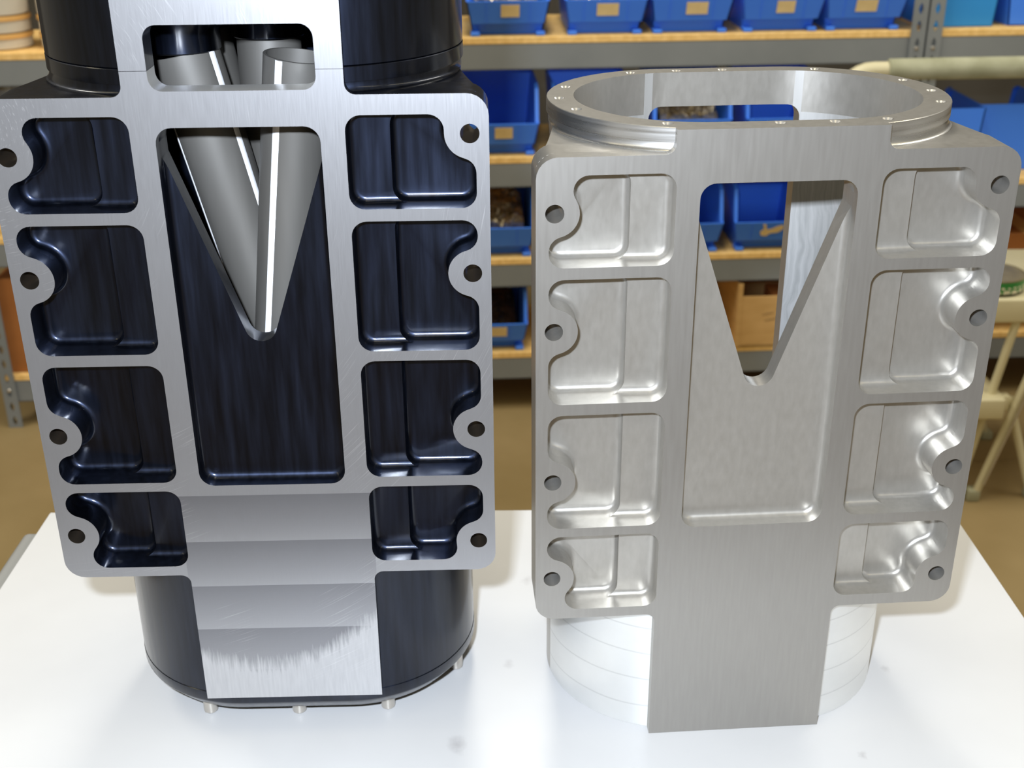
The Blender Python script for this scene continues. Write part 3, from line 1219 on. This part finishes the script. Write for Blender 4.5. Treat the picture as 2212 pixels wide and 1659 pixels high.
# ---- cardboard bin with marker writing, in the V slot
cb = empty('cardboard_box', rack_pt(0.60, -0.002, LV1[3] + 0.0003), SYAW)
tag(cb, 'open-front cardboard box with scribbled marker writing, seen through the silver V slot', 'box')
bm = bmesh.new()
t = 0.004
add_box(bm, 0, 0.215, 0, 0.30, 0, t)
add_box(bm, 0, 0.215, 0, t, 0, 0.142)
add_box(bm, 0, 0.215, 0.30 - t, 0.30, 0, 0.178)
add_box(bm, 0, t, 0, 0.30, 0, 0.178)
add_box(bm, 0.215 - t, 0.215, 0, 0.30, 0, 0.178)
add_box(bm, -0.001, 0.012, -0.001, 0.004, 0.0, 0.178)
bm_obj('box_body', bm, M_KRAFT, cb)
bm = bmesh.new()
rnd = random.Random(3)
for (x0, z0, n) in ((0.062, 0.088, 5), (0.098, 0.100, 4), (0.069, 0.070, 5), (0.108, 0.083, 3)):
    x, z = x0, z0
    for k in range(n):
        x += 0.006
        z += 0.0012
        pts = [(x, -0.0003, z), (x + 0.0025, -0.0003, z + rnd.uniform(0.002, 0.006)), (x + 0.004, -0.0003, z + rnd.uniform(-0.001, 0.003)), (x + 0.006, -0.0003, z + 0.001)]
        add_tube(bm, pts, 0.0006, 5)
ink = bm_obj('marker_writing', bm, M_INK, cb)
ink['label'] = 'faint handwritten marker scribble'
pk_ = box_obj('parts_packet', 0.10, 0.16, 0.03, 0.12, 0.008, 0.135, M_REDBOX, None, 0.003)
pk_.location = rack_pt(0.60, -0.002, LV1[3])
pk_.rotation_euler = (0, 0, SYAW)
tag(pk_, 'brown packet standing inside the open cardboard box', 'packet')

# ---- right rack lower shelves: box and small red item
b1 = empty('cardboard_box', rack_pt(1.24, 0.04, LV2[2] + 0.0003), SYAW)
tag(b1, 'orange-brown closed cardboard box behind the green tin', 'box')
bm = bmesh.new()
add_box(bm, 0, 0.30, 0, 0.25, 0, 0.098, 0.002, 1)
bm_obj('box_body', bm, M_REDBOX, b1)
bm = bmesh.new()
add_box(bm, 0.125, 0.175, -0.0006, 0.2506, 0.0975, 0.0986)
bm_obj('tape', bm, M_KRAFT, b1)
rb = empty('screw_case', rack_pt(1.270, 0.06, LV2[2] + 0.0993), SYAW)
tag(rb, 'small dark red case on the orange-brown box', 'case')
bm = bmesh.new()
add_box(bm, 0, 0.065, 0, 0.09, 0.0, 0.030, 0.003)
bm_obj('case_base', bm, M_RED, rb)
bm = bmesh.new()
add_box(bm, -0.001, 0.066, -0.001, 0.091, 0.031, 0.050, 0.003)
bm_obj('case_lid', bm, M_RED, rb)

# ---- left rack: red-brown box, clear tubs
b2 = empty('cardboard_box', rack_pt(-1.56 + 0.24, 0.02, LV0[2] + 0.0003), SYAW)
tag(b2, 'red-brown cardboard box on the low shelf at the left edge', 'box')
bm = bmesh.new()
add_box(bm, 0.0, 0.34, 0, 0.29, 0, 0.26, 0.003, 1)
bm_obj('box_body', bm, M_REDBOX, b2)
bm = bmesh.new()
add_box(bm, 0.145, 0.195, -0.0008, 0.2908, 0.2595, 0.261)
bm_obj('tape', bm, M_KRAFT, b2)
TUBN = ('lowest', 'middle', 'top')
for ti, (ts, names) in enumerate(((-1.215, 'left'), (-1.055, 'right'))):
    z = LV0[0] + 0.0004
    for k, (h, mm) in enumerate(((0.036, M_PALE), (0.040, M_PALE), (0.062, M_AMBER))):
        tub = empty('clear_tub', rack_pt(ts, 0.10, z), SYAW)
        tag(tub, '%s clear round plastic tub of the %s stack on the left rack' % (TUBN[k], names), 'tub', 'clear tubs stacked on the left rack')
        R = 0.068
        bm = bmesh.new()
        add_lathe(bm, [(0.0, 0.0), (R - 0.006, 0.0), (R, 0.004), (R, h - 0.010), (R - 0.002, h - 0.010), (R - 0.002, 0.005), (0.0, 0.003)], 36)
        bm_obj('tub_body', bm, M_CLEAR, tub)
        bm = bmesh.new()
        add_lathe(bm, [(0.0, h - 0.010), (R + 0.003, h - 0.010), (R + 0.003, h - 0.002), (R, h), (0.0, h)], 36)
        bm_obj('tub_lid', bm, M_TUBLID, tub)
        bm = bmesh.new()
        add_lathe(bm, [(0.0, 0.006), (R - 0.004, 0.006), (R - 0.004, h * 0.66), (R * 0.5, h * 0.72), (0.0, h * 0.7)], 24)
        fl = bm_obj('tub_contents', bm, mm)
        fl.location = tub.location
        tag(fl, 'small parts filling the %s tub of the %s stack' % (TUBN[k], names), 'small parts', 'contents of the clear tubs', 'stuff')
        z += h + 0.0006

# ------------------------------------------------------------------ step stool with foam rail, green tin on its platform
st = empty('step_stool', (0, 0, 0))
tag(st, 'cream folding step stool with foam-padded top rail, behind the silver housing', 'step stool')


def plank(name, x0, x1, y0, y1, z0, z1):
    bm = bmesh.new()
    add_box(bm, x0, x1, y0, y1, z0, z1, 0.006, 3)
    return bm_obj(name, bm, M_CREAM, st)


plank('platform', 1.03, 1.42, 2.50, 2.84, 0.452, 0.509)
plank('step', 0.86, 1.112, 2.48, 2.80, 0.224, 0.276)
for y in (2.515, 2.82):
    for pts in (((1.118, y, 0.452), (1.045, y, 0.006)), ((1.20, y - 0.008, 0.47), (1.086, y - 0.008, 0.006)), ((1.133, y + 0.004, 0.262), (1.225, y + 0.004, 0.006))):
        bm = bmesh.new()
        add_tube(bm, pts, 0.0095, 12)
        lg = bm_obj('leg', bm, M_CREAM, st)
    bm = bmesh.new()
    add_box(bm, 1.068, 1.098, y - 0.018, y + 0.012, 0.0, 0.030, 0.004)
    bm_obj('rubber_foot', bm, M_FOAM, st)
    bm = bmesh.new()
    add_box(bm, 1.210, 1.240, y - 0.011, y + 0.019, 0.0, 0.022, 0.004)
    bm_obj('rubber_foot', bm, M_FOAM, st)
    bm = bmesh.new()
    add_box(bm, 1.105, 1.130, y - 0.012, y + 0.012, 0.236, 0.272, 0.003)
    bm_obj('bracket', bm, M_CREAM, st)
    bm = bmesh.new()
    add_tube(bm, ((1.098, y - 0.024, 0.05), (1.205, y - 0.026, 0.45)), 0.0022, 8)
    bm_obj('brace_rod', bm, M_STEEL, st)
RY = 2.68
RZ = 0.972
path = [(0.715, RY, 0.012)]
path += [(0.715, RY, z) for z in (0.3, 0.6, 0.90)]
for k in range(1, 8):
    a = PI - PI / 2 * k / 7
    path.append((0.715 + 0.07 + 0.07 * math.cos(a), RY, 0.90 + (RZ - 0.90) * math.sin(a)))
path += [(0.95, RY, RZ + 0.001), (1.30, RY, RZ + 0.004)]
for k in range(1, 8):
    a = PI / 2 - PI / 2 * k / 7
    path.append((1.36 + 0.07 * math.cos(a), RY, 0.90 + (RZ + 0.004 - 0.90) * math.sin(a)))
path += [(1.43, RY, z) for z in (0.6, 0.3, 0.012)]
bm = bmesh.new()
add_tube(bm, path, 0.0165, 16)
bm_obj('rail', bm, M_CREAM, st)
for fx in (0.715, 1.43):
    bm = bmesh.new()
    add_lathe(bm, [(0.021, 0.0), (0.021, 0.02), (0.017, 0.03)], 16, (fx, RY, 0.0))
    bm_obj('rubber_foot', bm, M_FOAM, st)
bm = bmesh.new()
add_tube(bm, [(0.815, RY, RZ), (0.818, RY, RZ), (0.95, RY, RZ + 0.001), (1.30, RY, RZ + 0.004), (1.303, RY, RZ + 0.004)], 0.0225, 20, True, [0.020, 0.0225, 0.0232, 0.0232, 0.020])
bm_obj('foam_grip', bm, M_FOAM, st)
bm = bmesh.new()
add_box(bm, 1.32, 1.44, 2.66, 2.70, 0.465, 0.495)
bm_obj('bracket', bm, M_CREAM, st)

tin = empty('round_tin', (1.073, 2.580, 0.5095))
tag(tin, 'round green tin with dark lid and pale lettering on the stool platform', 'tin')
bm = bmesh.new()
add_lathe(bm, [(0.0, 0.0), (0.068, 0.0), (0.070, 0.002), (0.070, 0.006)], 40)
bm_obj('tin_base', bm, M_DARKTIN, tin)
bm = bmesh.new()
add_lathe(bm, [(0.069, 0.006), (0.0705, 0.007), (0.0705, 0.031), (0.069, 0.033)], 40)
bm_obj('tin_band', bm, M_GREEN, tin)
bm = bmesh.new()
add_lathe(bm, [(0.0705, 0.033), (0.0705, 0.0355), (0.0675, 0.036), (0.0665, 0.0345), (0.0, 0.0345)], 40)
bm_obj('tin_lid', bm, M_TINLID, tin)
rnd = random.Random(5)
bm = bmesh.new()
for row, (z0, h, n, wdt) in enumerate(((0.0065, 0.0085, 10, 0.018), (0.017, 0.005, 13, 0.010))):
    for k in range(n):
        a = -PI / 2 - 1.25 + 2.5 * k / (n - 1)
        w2 = wdt / 0.0708 / 2 * rnd.uniform(0.7, 1.0)
        cs = [(a - w2, z0 + rnd.uniform(0, .002)), (a + w2, z0 + rnd.uniform(0, .002)), (a + w2 * 0.9, z0 + h - rnd.uniform(0, .002)), (a - w2 * 0.8, z0 + h)]
        fr = [bm.verts.new((0.0710 * math.cos(q), 0.0710 * math.sin(q), z)) for q, z in cs]
        bk = [bm.verts.new((0.0703 * math.cos(q), 0.0703 * math.sin(q), z)) for q, z in cs]
        bm.faces.new(fr)
        for j in range(4):
            bm.faces.new((fr[j], bk[j], bk[(j + 1) % 4], fr[(j + 1) % 4]))
lt = bm_obj('tin_lettering', bm, M_WHITE, tin, 0)
lt['label'] = 'two rows of blurred pale lettering'
bpy.context.view_layer.update()
